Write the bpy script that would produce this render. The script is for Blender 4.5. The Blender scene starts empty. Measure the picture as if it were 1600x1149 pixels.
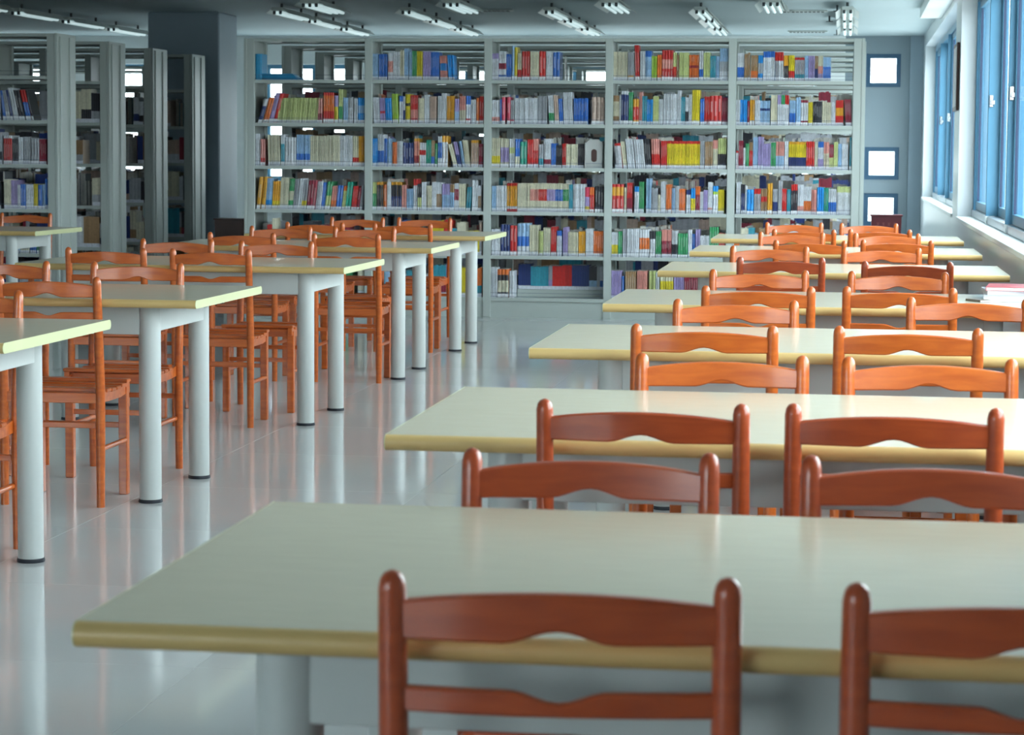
import bpy, math, random
from mathutils import Vector, Matrix
random.seed(7)
S = bpy.context.scene
C = S.collection

# ---------------------------------------------------------------- camera, world, light, exposure
F_PX = 3600.0
cam_d = bpy.data.cameras.new('camera')
cam = bpy.data.objects.new('camera', cam_d); C.objects.link(cam)
cam_d.sensor_fit = 'HORIZONTAL'; cam_d.sensor_width = 36.0
cam_d.lens = F_PX / 1600 * 36.0
cam_d.shift_y = -43.5 / 1600            # the photograph's optical centre lies above the frame's middle
cam_d.clip_start = 0.1; cam_d.clip_end = 200
cam.matrix_world = (Matrix.Translation((0, 0, 1.2793)) @ Matrix.Rotation(0.14386, 4, 'Z')
                    @ Matrix.Rotation(math.pi / 2 - 0.08065, 4, 'X') @ Matrix.Rotation(0.00729, 4, 'Z'))
cam_d.dof.use_dof = True; cam_d.dof.focus_distance = 8.5; cam_d.dof.aperture_fstop = 11
S.camera = cam

w = bpy.data.worlds.new('overcast_sky'); S.world = w; w.use_nodes = True
bg = w.node_tree.nodes['Background']
bg.inputs[1].default_value = 14.0
_n = w.node_tree.nodes; _tc = _n.new('ShaderNodeTexCoord'); _sp = _n.new('ShaderNodeSeparateXYZ'); _rp = _n.new('ShaderNodeValToRGB')
w.node_tree.links.new(_tc.outputs['Generated'], _sp.inputs[0]); w.node_tree.links.new(_sp.outputs[2], _rp.inputs[0]); w.node_tree.links.new(_rp.outputs[0], bg.inputs[0])
_rp.color_ramp.elements[0].position = .0; _rp.color_ramp.elements[0].color = (.36, .35, .33, 1)      # pale ground outside
_rp.color_ramp.elements[1].position = .03; _rp.color_ramp.elements[1].color = (.962, .955, .945, 1)   # hazy overcast sky

S.view_settings.view_transform = 'Standard'; S.view_settings.look = 'None'
S.view_settings.gamma = 1; S.view_settings.use_curve_mapping = False
S.view_settings.exposure = 0.0

# ---------------------------------------------------------------- materials
def srgb(r, g, b):
    f = lambda c: (c / 12.92 if c <= .04045 else ((c + .055) / 1.055) ** 2.4)
    return tuple(f(c / 255.) for c in (r, g, b))

def mat(name, col, rough=.5, metal=0., var=.06, scale=6., coat=0., bump=0., stretch=None, spec=.5):
    m = bpy.data.materials.new(name); m.use_nodes = True
    nt = m.node_tree; b = nt.nodes['Principled BSDF']
    b.inputs['Roughness'].default_value = rough; b.inputs['Metallic'].default_value = metal
    b.inputs['Specular IOR Level'].default_value = spec
    if coat: b.inputs['Coat Weight'].default_value = coat; b.inputs['Coat Roughness'].default_value = .12
    tc = nt.nodes.new('ShaderNodeTexCoord'); mp = nt.nodes.new('ShaderNodeMapping')
    nz = nt.nodes.new('ShaderNodeTexNoise'); nz.inputs['Scale'].default_value = scale; nz.inputs['Detail'].default_value = 4
    nt.links.new(tc.outputs['Object'], mp.inputs[0]); nt.links.new(mp.outputs[0], nz.inputs['Vector'])
    if stretch: mp.inputs['Scale'].default_value = stretch
    rp = nt.nodes.new('ShaderNodeValToRGB')
    a = tuple(max(0, c * (1 - var)) for c in col) + (1,); d = tuple(min(1, c * (1 + var)) for c in col) + (1,)
    rp.color_ramp.elements[0].color = a; rp.color_ramp.elements[1].color = d
    rp.color_ramp.elements[0].position = .3; rp.color_ramp.elements[1].position = .7
    nt.links.new(nz.outputs[0], rp.inputs[0]); nt.links.new(rp.outputs[0], b.inputs['Base Color'])
    if bump:
        bp = nt.nodes.new('ShaderNodeBump'); bp.inputs['Strength'].default_value = bump; bp.inputs['Distance'].default_value = .002
        nt.links.new(nz.outputs[0], bp.inputs['Height']); nt.links.new(bp.outputs[0], b.inputs['Normal'])
    return m

M = {}
M['floor'] = mat('polished_tile', (.60, .61, .61), .09, var=.04, scale=1.2, spec=.5)
M['grout'] = mat('grout', (.16, .16, .16), .8)
M['wall'] = mat('painted_wall', (.62, .67, .70), .28, var=.015, scale=2)
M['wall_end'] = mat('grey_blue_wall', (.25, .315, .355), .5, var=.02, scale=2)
M['white'] = mat('white_paint', (.82, .86, .86), .45, var=.015)
M['ceiling'] = mat('ceiling_paint', (.45, .54, .57), .8, var=.03, scale=.8)
M['column'] = mat('column_paint', (.33, .41, .48), .5, var=.02)
M['steel'] = mat('grey_steel', (.455, .505, .48), .38, var=.02, scale=3)
M['steel_dark'] = mat('bookend_steel', (.45, .46, .45), .35, metal=.5, var=.03)
M['wire'] = mat('wire', (.10, .14, .22), .4, metal=.3)
M['top'] = mat('laminate', (.63, .58, .445), .22, var=.03, scale=14, stretch=(1, 8, 1))
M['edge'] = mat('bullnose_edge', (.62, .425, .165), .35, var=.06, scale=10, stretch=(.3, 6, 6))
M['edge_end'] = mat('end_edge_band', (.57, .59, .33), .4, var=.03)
M['leg'] = mat('white_powder_coat', (.535, .565, .55), .3, var=.015)
M['rubber'] = mat('black_rubber', (.015, .02, .03), .5)
M['blue'] = mat('blue_aluminium', (.085, .24, .375), .35, metal=.25, var=.04)
M['darkblue'] = mat('dark_blue_frame', (.045, .115, .20), .35, metal=.2)
M['navy'] = mat('dark_gasket', (.015, .03, .08), .4)
M['alu'] = mat('grey_aluminium', (.42, .47, .52), .3, metal=.5)
M['chrome'] = mat('chrome_latch', (.75, .76, .78), .15, metal=1.)
M['darkred'] = mat('dark_red_wood', (.10, .012, .020), .35, var=.12, scale=9)
M['gold'] = mat('faded_gilt', (.26, .09, .08), .5)
M['brown'] = mat('dark_brown_wood', (.055, .018, .014), .35, var=.15, scale=9)
M['lampbody'] = mat('lamp_housing', (.50, .55, .53), .35, var=.03)
M['dark'] = mat('dark_metal', (.04, .05, .055), .5)
M['paper'] = mat('paper', (.78, .78, .80), .7, var=.03)
M['label'] = mat('white_spine_label', (.80, .82, .86), .6, var=.03)

def wood(name, a, b_):
    m = bpy.data.materials.new(name); m.use_nodes = True
    nt = m.node_tree; b = nt.nodes['Principled BSDF']
    b.inputs['Roughness'].default_value = .3; b.inputs['Coat Weight'].default_value = .35; b.inputs['Coat Roughness'].default_value = .12
    tc = nt.nodes.new('ShaderNodeTexCoord'); mp = nt.nodes.new('ShaderNodeMapping'); mp.inputs['Scale'].default_value = (3, 22, 22)
    nz = nt.nodes.new('ShaderNodeTexNoise'); nz.inputs['Scale'].default_value = 2.2; nz.inputs['Detail'].default_value = 6
    nz.inputs['Distortion'].default_value = .6
    rp = nt.nodes.new('ShaderNodeValToRGB')
    rp.color_ramp.elements[0].color = a + (1,); rp.color_ramp.elements[1].color = b_ + (1,)
    rp.color_ramp.elements[0].position = .32; rp.color_ramp.elements[1].position = .68
    nt.links.new(tc.outputs['Object'], mp.inputs[0]); nt.links.new(mp.outputs[0], nz.inputs['Vector'])
    nt.links.new(nz.outputs[0], rp.inputs[0]); nt.links.new(rp.outputs[0], b.inputs['Base Color'])
    return m
M['wood0'] = wood('orange_varnished_wood', (.45, .085, .011), (.61, .14, .021))
M['wood1'] = wood('reddish_varnished_wood', (.36, .055, .014), (.49, .085, .021))

def glass():
    m = bpy.data.materials.new('window_glass'); m.use_nodes = True
    nt = m.node_tree; nt.nodes.clear()
    o = nt.nodes.new('ShaderNodeOutputMaterial'); mx = nt.nodes.new('ShaderNodeMixShader')
    t = nt.nodes.new('ShaderNodeBsdfTransparent'); g = nt.nodes.new('ShaderNodeBsdfGlossy')
    lw = nt.nodes.new('ShaderNodeLayerWeight'); lw.inputs[0].default_value = .5
    pw = nt.nodes.new('ShaderNodeMath'); pw.operation = 'POWER'; pw.inputs[1].default_value = 5
    fr = nt.nodes.new('ShaderNodeMath'); fr.operation = 'MULTIPLY_ADD'; fr.inputs[1].default_value = .55; fr.inputs[2].default_value = .04
    nt.links.new(lw.outputs['Facing'], pw.inputs[0]); nt.links.new(pw.outputs[0], fr.inputs[0])
    t.inputs[0].default_value = (.86, .94, .97, 1); g.inputs['Roughness'].default_value = .03
    nt.links.new(fr.outputs[0], mx.inputs[0]); nt.links.new(t.outputs[0], mx.inputs[1])
    nt.links.new(g.outputs[0], mx.inputs[2]); nt.links.new(mx.outputs[0], o.inputs[0])
    return m
M['glass'] = glass()

def tube_mat():
    m = bpy.data.materials.new('fluorescent_tube'); m.use_nodes = True
    b = m.node_tree.nodes['Principled BSDF']
    b.inputs['Base Color'].default_value = (.85, .95, .95, 1)
    b.inputs['Emission Color'].default_value = (.75, .97, 1, 1); b.inputs['Emission Strength'].default_value = .45
    return m
M['tube'] = tube_mat()

def book_mat():
    m = bpy.data.materials.new('printed_book_cover'); m.use_nodes = True
    nt = m.node_tree; b = nt.nodes['Principled BSDF']; b.inputs['Roughness'].default_value = .42
    at = nt.nodes.new('ShaderNodeAttribute'); at.attribute_name = 'Col'
    nz = nt.nodes.new('ShaderNodeTexNoise'); nz.inputs['Scale'].default_value = 60; nz.inputs['Detail'].default_value = 2
    mp = nt.nodes.new('ShaderNodeMath'); mp.operation = 'MULTIPLY_ADD'; mp.inputs[1].default_value = .5; mp.inputs[2].default_value = .75
    mx = nt.nodes.new('ShaderNodeMix'); mx.data_type = 'RGBA'; mx.blend_type = 'MULTIPLY'; mx.inputs[0].default_value = 1
    tc = nt.nodes.new('ShaderNodeTexCoord')
    nt.links.new(tc.outputs['Object'], nz.inputs['Vector']); nt.links.new(nz.outputs[0], mp.inputs[0])
    nt.links.new(at.outputs['Color'], mx.inputs[6]); nt.links.new(mp.outputs[0], mx.inputs[7])
    nt.links.new(mx.outputs[2], b.inputs['Base Color'])
    return m
M['book'] = book_mat()

# ---------------------------------------------------------------- mesh helpers
class MB:
    def __init__(s): s.v = []; s.f = []; s.c = []
    def add(s, vs, fs, col=None):
        n = len(s.v); s.v += [tuple(p) for p in vs]; s.f += [tuple(i + n for i in f) for f in fs]
        s.c += [col] * len(fs); return s
    def box(s, x0, x1, y0, y1, z0, z1, bev=0.):
        if not bev:
            vs = [(x, y, z) for z in (z0, z1) for y in (y0, y1) for x in (x0, x1)]
            fs = [(0, 2, 3, 1), (4, 5, 7, 6), (0, 1, 5, 4), (2, 6, 7, 3), (0, 4, 6, 2), (1, 3, 7, 5)]
            return s.add(vs, fs)
        b = min(bev, (x1 - x0) * .45, (y1 - y0) * .45, (z1 - z0) * .45)
        vs = []; idx = {}
        for sx in (0, 1):
            for sy in (0, 1):
                for sz in (0, 1):
                    X, Y, Z = (x0, x1)[sx], (y0, y1)[sy], (z0, z1)[sz]
                    dx, dy, dz = (b, -b)[sx], (b, -b)[sy], (b, -b)[sz]
                    for k, p in enumerate(((X, Y + dy, Z + dz), (X + dx, Y, Z + dz), (X + dx, Y + dy, Z))):
                        idx[sx, sy, sz, k] = len(vs); vs.append(p)
        fs = []
        def q(*k): fs.append(tuple(idx[i] for i in k))
        for a in (0, 1):
            q((a, 0, 0, 0), (a, 1, 0, 0), (a, 1, 1, 0), (a, 0, 1, 0)); q((0, a, 0, 1), (1, a, 0, 1), (1, a, 1, 1), (0, a, 1, 1)); q((0, 0, a, 2), (1, 0, a, 2), (1, 1, a, 2), (0, 1, a, 2))
            for c in (0, 1):
                q((a, c, 0, 0), (a, c, 1, 0), (a, c, 1, 1), (a, c, 0, 1))
                q((a, 0, c, 0), (a, 1, c, 0), (a, 1, c, 2), (a, 0, c, 2))
                q((0, a, c, 1), (1, a, c, 1), (1, a, c, 2), (0, a, c, 2))
                for d in (0, 1): q((a, c, d, 0), (a, c, d, 1), (a, c, d, 2))
        return s.add(vs, fs)
    def tube(s, path, radii, n=12, cap=True):
        pts = [Vector(p) for p in path]; base = len(s.v); up0 = None
        for i, p in enumerate(pts):
            t = (pts[min(i + 1, len(pts) - 1)] - pts[max(i - 1, 0)]).normalized()
            if up0 is None: up0 = Vector((1, 0, 0)) if abs(t.x) < .9 else Vector((0, 1, 0))
            a = (up0 - t * up0.dot(t)).normalized(); b = t.cross(a)
            for k in range(n):
                th = 2 * math.pi * k / n
                s.v.append(tuple(p + (a * math.cos(th) + b * math.sin(th)) * radii[i]))
        for i in range(len(pts) - 1):
            for k in range(n):
                k2 = (k + 1) % n
                s.f.append((base + i * n + k, base + i * n + k2, base + (i + 1) * n + k2, base + (i + 1) * n + k)); s.c.append(None)
        if cap:
            s.f.append(tuple(base + k for k in range(n))[::-1]); s.f.append(tuple(base + (len(pts) - 1) * n + k for k in range(n))); s.c += [None, None]
        return s
    def prism(s, poly, axis, a0, a1):           # poly: list of 2D points; axis = extrusion axis
        def P(p, a):
            return {'x': (a, p[0], p[1]), 'y': (p[0], a, p[1]), 'z': (p[0], p[1], a)}[axis]
        n = len(poly)
        vs = [P(p, a0) for p in poly] + [P(p, a1) for p in poly]
        fs = [tuple(range(n)), tuple(range(2 * n - 1, n - 1, -1))] + [(i, i + n, (i + 1) % n + n, (i + 1) % n) for i in range(n)]
        return s.add(vs, fs)
    def mesh(s, name, m, smooth=False):
        me = bpy.data.meshes.new(name); me.from_pydata(s.v, [], s.f)
        if any(c is not None for c in s.c):
            at = me.attributes.new('Col', 'FLOAT_COLOR', 'FACE')
            at.data.foreach_set('color', [x for c in s.c for x in ((c or (.7, .7, .7)) + (1,))])
        me.materials.append(M[m] if isinstance(m, str) else m)
        import bmesh
        bm = bmesh.new(); bm.from_mesh(me); bmesh.ops.recalc_face_normals(bm, faces=bm.faces); bm.to_mesh(me); bm.free()
        if smooth:
            me.polygons.foreach_set('use_smooth', [True] * len(me.polygons))
            me.set_sharp_from_angle(angle=math.radians(38))
        return me
    def build(s, name, m, parent=None, smooth=False):
        return link(name, s.mesh(name, m, smooth), parent)

def link(name, me, parent=None):
    o = bpy.data.objects.new(name, me); C.objects.link(o)
    if parent: o.parent = parent
    return o
def tag(o, label, cat, group=None):
    o['label'] = label; o['category'] = cat
    if group: o['group'] = group
    return o
def struct(o, label=None):
    o['kind'] = 'structure'
    if label: o['label'] = label
    return o
def empty(name, loc, rz=0):
    o = bpy.data.objects.new(name, None); C.objects.link(o); o.location = loc; o.rotation_euler = (0, 0, rz)
    o.empty_display_size = .1
    return o
def copy_tree(o, parent=None):
    c = o.copy(); C.objects.link(c); c.parent = parent
    for ch in list(o.children): copy_tree(ch, c)
    return c
ORD = ['first', 'second', 'third', 'fourth', 'fifth', 'sixth', 'seventh', 'eighth', 'ninth', 'tenth']

# ---------------------------------------------------------------- the room
XW, YB, XL, YF, ZC = .80, 25.9, -10.6, -3.0, 2.60
SILL, HEAD = .845, 2.46
floor = struct(MB().box(XL - .3, XW + .3, YF, YB + .3, -.2, -.006).build('floor', 'grout'), 'polished grey tiled floor')
tile_me = {}
def tile(x0, x1, y0, y1):
    k = (round(x1 - x0, 3), round(y1 - y0, 3))
    if k not in tile_me: tile_me[k] = MB().box(0, k[0], 0, k[1], -.0055, 0, .0003).mesh('tile', 'floor')
    o = link('tile', tile_me[k], floor); o.location = (x0, y0, 0)
g = .0004
xs = [XL + i for i in range(-1, 11)] + [XW]
xs = [XL] + [.42 - i for i in range(10, -1, -1)] + [XW]
far_t = MB()
for j in range(-7, 26):
    y0, y1 = max(j + .47, YF), min(j + 1.47, YB)
    if y1 - y0 < .05: continue
    for i in range(len(xs) - 1):
        if y1 > 2.5 and xs[i] > -10: tile(xs[i] + g, xs[i + 1] - g, y0 + g, y1 - g)
        else: far_t.box(xs[i] + g, xs[i + 1] - g, y0 + g, y1 - g, -.0055, 0, .0015)
ft = far_t.build('tile_field', 'floor', floor); ft['kind'] = 'stuff'

struct(MB().box(XL - .3, XW + .35, YF, YB + .3, ZC, ZC + .2).build('ceiling', 'ceiling'), 'pale grey flat ceiling')
struct(MB().box(XL - .3, XL, YF, YB + .3, 0, ZC).build('wall_left', 'wall'))
FILL_WIN = [(-8.2, -6.0), (-4.6, -2.1)]  # invented window openings behind the viewer, sized to let in frontal fill light
wf = MB(); e = XL - .3
for a, b in FILL_WIN: wf.box(e, a, YF - .2, YF, 0, ZC); wf.box(a, b, YF - .2, YF, 0, .9); wf.box(a, b, YF - .2, YF, 2.3, ZC); e = b
wf.box(e, XW + .24, YF - .2, YF, 0, ZC)
struct(wf.build('wall_front', 'wall'))
for i, (a, b) in enumerate(FILL_WIN):
    wn = struct(empty('window_%d' % (i + 20), ((a + b) / 2, YF - .1, .9))); f = MB(); h = (b - a) / 2  # unseen window added for fill light, one per opening
    for q in ((-h, -h + .05, 0, 1.4), (h - .05, h, 0, 1.4), (-.03, .03, .05, 1.35), (-h + .05, h - .05, 0, .05), (-h + .05, h - .05, 1.35, 1.4)): f.box(q[0] + .001, q[1] - .001, -.03, .03, q[2] + .001, q[3] - .001)
    f.build('frame', 'blue', wn)
    for s_ in (-1, 1): MB().box(*sorted((s_ * .03, s_ * (h - .05))), -.003, .003, .05, 1.35).build('pane', 'glass', wn)

# right wall with window openings (far window A, window B, two more towards and behind the viewer)
OPEN = [(18.04, 25.30), (9.60, 17.20), (3.3, 8.8)]
XO = XW + .24
wr = MB(); wr.box(XW, XO, YF, YB + .3, 0, SILL - .03); wr.box(XW, XO, YF, YB + .3, HEAD, ZC)
e = YB + .3
for a, b in OPEN:
    wr.box(XW, XO, b, e, SILL - .03, HEAD); e = a
wr.box(XW, XO, YF, e, SILL - .03, HEAD)
struct(wr.build('wall_right', 'wall'), 'white window wall')
struct(MB().box(.61, XW, 4.0, 21.0, 2.507, ZC, .004).build('trim_1', 'white'), 'white boxed soffit along the window wall')
for n, (a, b) in enumerate(OPEN):
    wob = struct(empty('window_%d' % (n + 1), (XW, (a + b) / 2, SILL)))
    def P(name, m, bx, par=wob, bev=.003):
        mb = MB()
        for q in bx: mb.box(q[0] - XW, q[1] - XW, q[2] - (a + b) / 2, q[3] - (a + b) / 2, q[4] - SILL, q[5] - SILL, bev)
        return mb.build(name, m, par)
    P('window_sill', 'white', [(XW - .015, XO, a + .001, b - .001, SILL - .029, SILL)])
    x0, x1 = XW + .11, XW + .21
    P('frame', 'blue', [(x0, x1, a - .01, a + .05, SILL, HEAD + .01), (x0, x1, b - .05, b + .01, SILL, HEAD + .01), (x0, x1, a + .05, b - .05, HEAD - .06, HEAD + .01)])
    P('track', 'alu', [(x0 - .01, x1, a + .002, b - .002, SILL + .0005, SILL + .05)])
    ns = 4; L = (b - a - .1) / ns
    for i in range(ns):
        y0 = a + .05 + L * i; y1 = y0 + L
        if i: P('mullion', 'blue', [(x0 - .02, x1, y0 - .02, y0 + .02, SILL + .05, HEAD - .06)]); P('latch', 'chrome', [(x0 - .014, x0 + .012, y0 - .034, y0 - .0201, 1.60, 1.68), (x0 - .006, x0 + .022, y0 - .05, y0 - .0341, 1.615, 1.645)]); P('mullion_foot', 'white', [(x0 - .022, x0 + .04, y0 - .022, y0 + .022, SILL + .0005, SILL + .052)])
        sx = x0 + .015 if i % 2 else x0 + .055; y0 += .022; y1 -= .022
        z0, z1 = SILL + .052, HEAD - .062
        sa = P('sash', 'blue', [(sx, sx + .032, y0, y0 + .055, z0, z1), (sx, sx + .032, y1 - .055, y1, z0, z1), (sx, sx + .032, y0 + .055, y1 - .055, z1 - .05, z1), (sx, sx + .032, y0 + .055, y1 - .055, z0, z0 + .06)])
        P('gasket', 'navy', [(sx + .008, sx + .024, y0 + .053, y0 + .062, z0 + .06, z1 - .05), (sx + .008, sx + .024, y1 - .062, y1 - .053, z0 + .06, z1 - .05)], sa, 0)
        P('pane', 'glass', [(sx + .013, sx + .018, y0 + .06, y1 - .06, z0 + .058, z1 - .048)], sa, 0)

# end wall: grey strip with three small square windows on the right, a band of windows under a white lintel elsewhere
SQ = [(.18, .556, 2.04, 2.405), (.18, .556, 1.02, 1.38), (.18, .556, .51, .87)]
be = MB(); Y0, Y1 = YB, YB + .22
be.box(-.05, .18, Y0, Y1, 0, ZC); be.box(.556, XW, Y0, Y1, 0, ZC)
zz = 0
for (xa, xb, za, zb) in reversed(SQ):
    be.box(xa, xb, Y0, Y1, zz, za); zz = zb
be.box(.18, .556, Y0, Y1, zz, ZC)
struct(be.build('wall_end', 'wall_end'), 'grey blue end wall with three small square windows')
struct(MB().box(.655, XW - .001, YB - .05, YB - .001, 0, ZC - .001, .004).build('trim_2', 'column'), 'shallow pilaster in the corner of the end wall')
for n, (xa, xb, za, zb) in enumerate(SQ):
    wn = struct(empty('window_%d' % (n + 5), ((xa + xb) / 2, YB, za)))
    cx = (xa + xb) / 2; h = (xb - xa) / 2
    f = MB(); t = .05
    for q in ((zb - za - t, zb - za + .012), (-.012, t)): f.box(-h - .012, h + .012, .02, .07, q[0], q[1], .002)
    f.box(-h - .012, -h + t, .02, .07, t - .004, zb - za - t + .004, .002); f.box(h - t, h + .012, .02, .07, t - .004, zb - za - t + .004, .002)
    f.build('frame', 'darkblue', wn)
    MB().box(-h + t - .004, h - t + .004, .042, .047, t - .004, zb - za - t + .004).build('pane', 'glass', wn)
    c_ = MB(); c_.box(-h - .010, h + .010, -.008, -.0005, zb - za, zb - za + .008); c_.box(-h - .010, h + .010, -.008, -.0005, -.010, 0)
    c_.box(-h - .010, -h, -.008, -.0005, 0, zb - za); c_.box(h, h + .010, -.008, -.0005, 0, zb - za)
    c_.build('casing', 'wall_end', wn)
bk = MB(); bk.box(XL, -.05, Y0, Y1, 0, .95); bk.box(XL, -.05, Y0, Y1, 2.28, ZC)
piers = [(XL, -10.3), (-9.3, -8.6), (-7.6, -6.65), (-5.5, -4.9), (-3.7, -3.1), (-1.9, -1.3), (-.32, -.05)]
for a, b in piers: bk.box(a, b, Y0, Y1, .95, 2.28)
struct(bk.build('wall_back', 'white'), 'white back wall with wide windows under a deep lintel')
for i in range(len(piers) - 1):
    xa, xb = piers[i][1], piers[i + 1][0]; wn = struct(empty('window_%d' % (i + 8), ((xa + xb) / 2, YB + .1, .95))); h = (xb - xa) / 2
    f = MB(); H = 1.33
    for q in ((-h - .01, -h + .05, -.01, H + .01), (h - .05, h + .01, -.01, H + .01), (-.03, .03, .05, H - .05), (-h + .05, h - .05, -.01, .05), (-h + .05, h - .05, H - .05, H + .01)): f.box(q[0], q[1], 0, .05, q[2], q[3])
    f.build('frame', 'blue', wn)
    for sgn in (-1, 1): MB().box(*sorted((sgn * .025, sgn * (h - .045))), .022, .027, .045, H - .045).build('pane', 'glass', wn)

# square concrete column
struct(MB().box(-6.63, -5.93, 21.40, 22.05, 0, ZC, .012).build('trim_3', 'column'), 'square grey column behind the shelves')

# ---------------------------------------------------------------- bookshelf rows
LEV = [1.844, 1.505, 1.167, .824, .481, .151]
DEP = .42; BAY = .9475
mesh_cache = {}
def shelf_meshes():
    up = MB(); up.box(-.03, .03, 0, .034, 0, 2.17, .003); up.box(-.009, .009, .034, DEP - .034, .02, 2.15); up.box(-.03, .03, DEP - .034, DEP, 0, 2.17, .003)
    en = MB(); en.box(-.012, .012, -.002, DEP + .002, 0, 2.172, .003); en.box(.012, .020, .05, .15, .03, 2.15, .002); en.box(.012, .020, DEP - .15, DEP - .05, .03, 2.15, .002)
    W = BAY - .06
    bd = MB(); bd.box(0, W, .004, DEP - .004, -.021, 0, .003); bd.box(0, W, .0, .006, -.024, .003)
    tp = MB(); tp.box(0, W, .004, DEP - .004, -.018, 0); tp.box(0, W, .0, .012, -.026, .0, .003); tp.box(0, W, DEP - .012, DEP, -.026, 0, .003)
    pl = MB(); pl.box(0, W, .012, .03, 0, .126); pl.box(0, W, DEP - .03, DEP - .012, 0, .126)
    wi = MB()
    for z in (.012, .040): wi.tube([(0, .010, z), (W, .010, z)], [.0014, .0014], 5)
    return dict(upright=up.mesh('upright', 'steel'), end_panel=en.mesh('end_panel', 'steel'), shelf_board=bd.mesh('shelf_board', 'steel'),
                top_panel=tp.mesh('top_panel', 'steel'), plinth=pl.mesh('plinth', 'steel'), wire_rail=wi.mesh('wire_rail', 'wire'))
SM = shelf_meshes()
def shelf_row(x0, y0, nb, label, group, wires=False, ends=(1, 1)):
    r = tag(empty('bookshelf', (x0, y0, 0)), label, 'bookshelf', group)
    for i in range(nb + 1):
        link('upright', SM['upright'], r).location = (i * BAY, 0, 0)
    for s_, k in ((-1, 0), (1, nb)):
        if ends[(s_ + 1) // 2]:
            o = link('end_panel', SM['end_panel'], r); o.location = (k * BAY + s_ * .043, 0, 0); o.scale = (s_, 1, 1)
    for i in range(nb):
        xx = i * BAY + .03
        for z in LEV:
            b = link('shelf_board', SM['shelf_board'], r); b.location = (xx, 0, z)
            if wires: link('wire_rail', SM['wire_rail'], b)
        link('top_panel', SM['top_panel'], r).location = (xx, 0, 2.17)
        link('plinth', SM['plinth'], r).location = (xx, 0, 0)
    return r
MX, MY = -4.68, 17.81
rows = [(MX, MY, 5)]
shelf_row(MX, MY, 5, 'long grey steel bookshelf facing the reading tables, full of colourful books', 'grey steel bookshelf rows', True)
for k in range(1, 6):
    shelf_row(MX, MY + 1.23 * k, 5, '%s grey steel bookshelf row behind the long front one' % ORD[k - 1], 'grey steel bookshelf rows')
    rows.append((MX, MY + 1.23 * k, 5))
LX = -6.05 - 3 * BAY
LYS = [17.04, 18.30, 19.50, 20.72, 22.35, 23.60, 24.85]
lab = ['nearest', 'second nearest', 'third nearest', 'fourth nearest', 'fifth nearest', 'sixth nearest', 'farthest']
LXS = [LX] * 4 + [LX - 1.3] * 3
for k, yy in enumerate(LYS):
    shelf_row(LXS[k], yy, 3, '%s grey bookshelf row left of the column, end panel towards the aisle' % lab[k], 'bookshelf rows left of the aisle', k == 0, (0, 1))

# ---------------------------------------------------------------- books
PAL = dict(w=(.66, .69, .74), c=(.66, .63, .48), g=(.05, .33, .13), b=(.035, .16, .56), n=(.02, .04, .17), r=(.58, .025, .022), p=(.70, .30, .26),
           o=(.72, .17, .035), y=(.72, .58, .03), t=(.04, .30, .40), l=(.32, .50, .72), k=(.03, .03, .04), m=(.27, .02, .045), v=(.38, .31, .58),
           e=(.40, .42, .46), u=(.34, .21, .11), s=(.56, .62, .27), h=(.34, .52, .06), a=(.72, .35, .03), q=(.66, .07, .13), z=(.02, .28, .72), j=(.03, .36, .25), f=(.54, .40, .33))
CN = dict(w='white', c='cream', g='green', b='blue', n='navy blue', r='red', p='salmon pink', o='orange', y='yellow', t='teal', l='light blue', k='black', m='maroon',
          v='lavender', e='grey', u='brown', s='pale green', h='lime green', a='amber', q='rose red', z='azure', j='emerald green', f='beige')
PAGE = (.74, .73, .68); LABEL = (.70, .73, .80)
def parse(cs):
    out = []; i = 0
    while i < len(cs):
        ch = cs[i]; i += 1; d = ''
        while i < len(cs) and cs[i].isdigit(): d += cs[i]; i += 1
        out.append((ch, int(d) if d else 10))
    t = sum(k for _, k in out)
    return [(ch, k / t) for ch, k in out]

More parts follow.
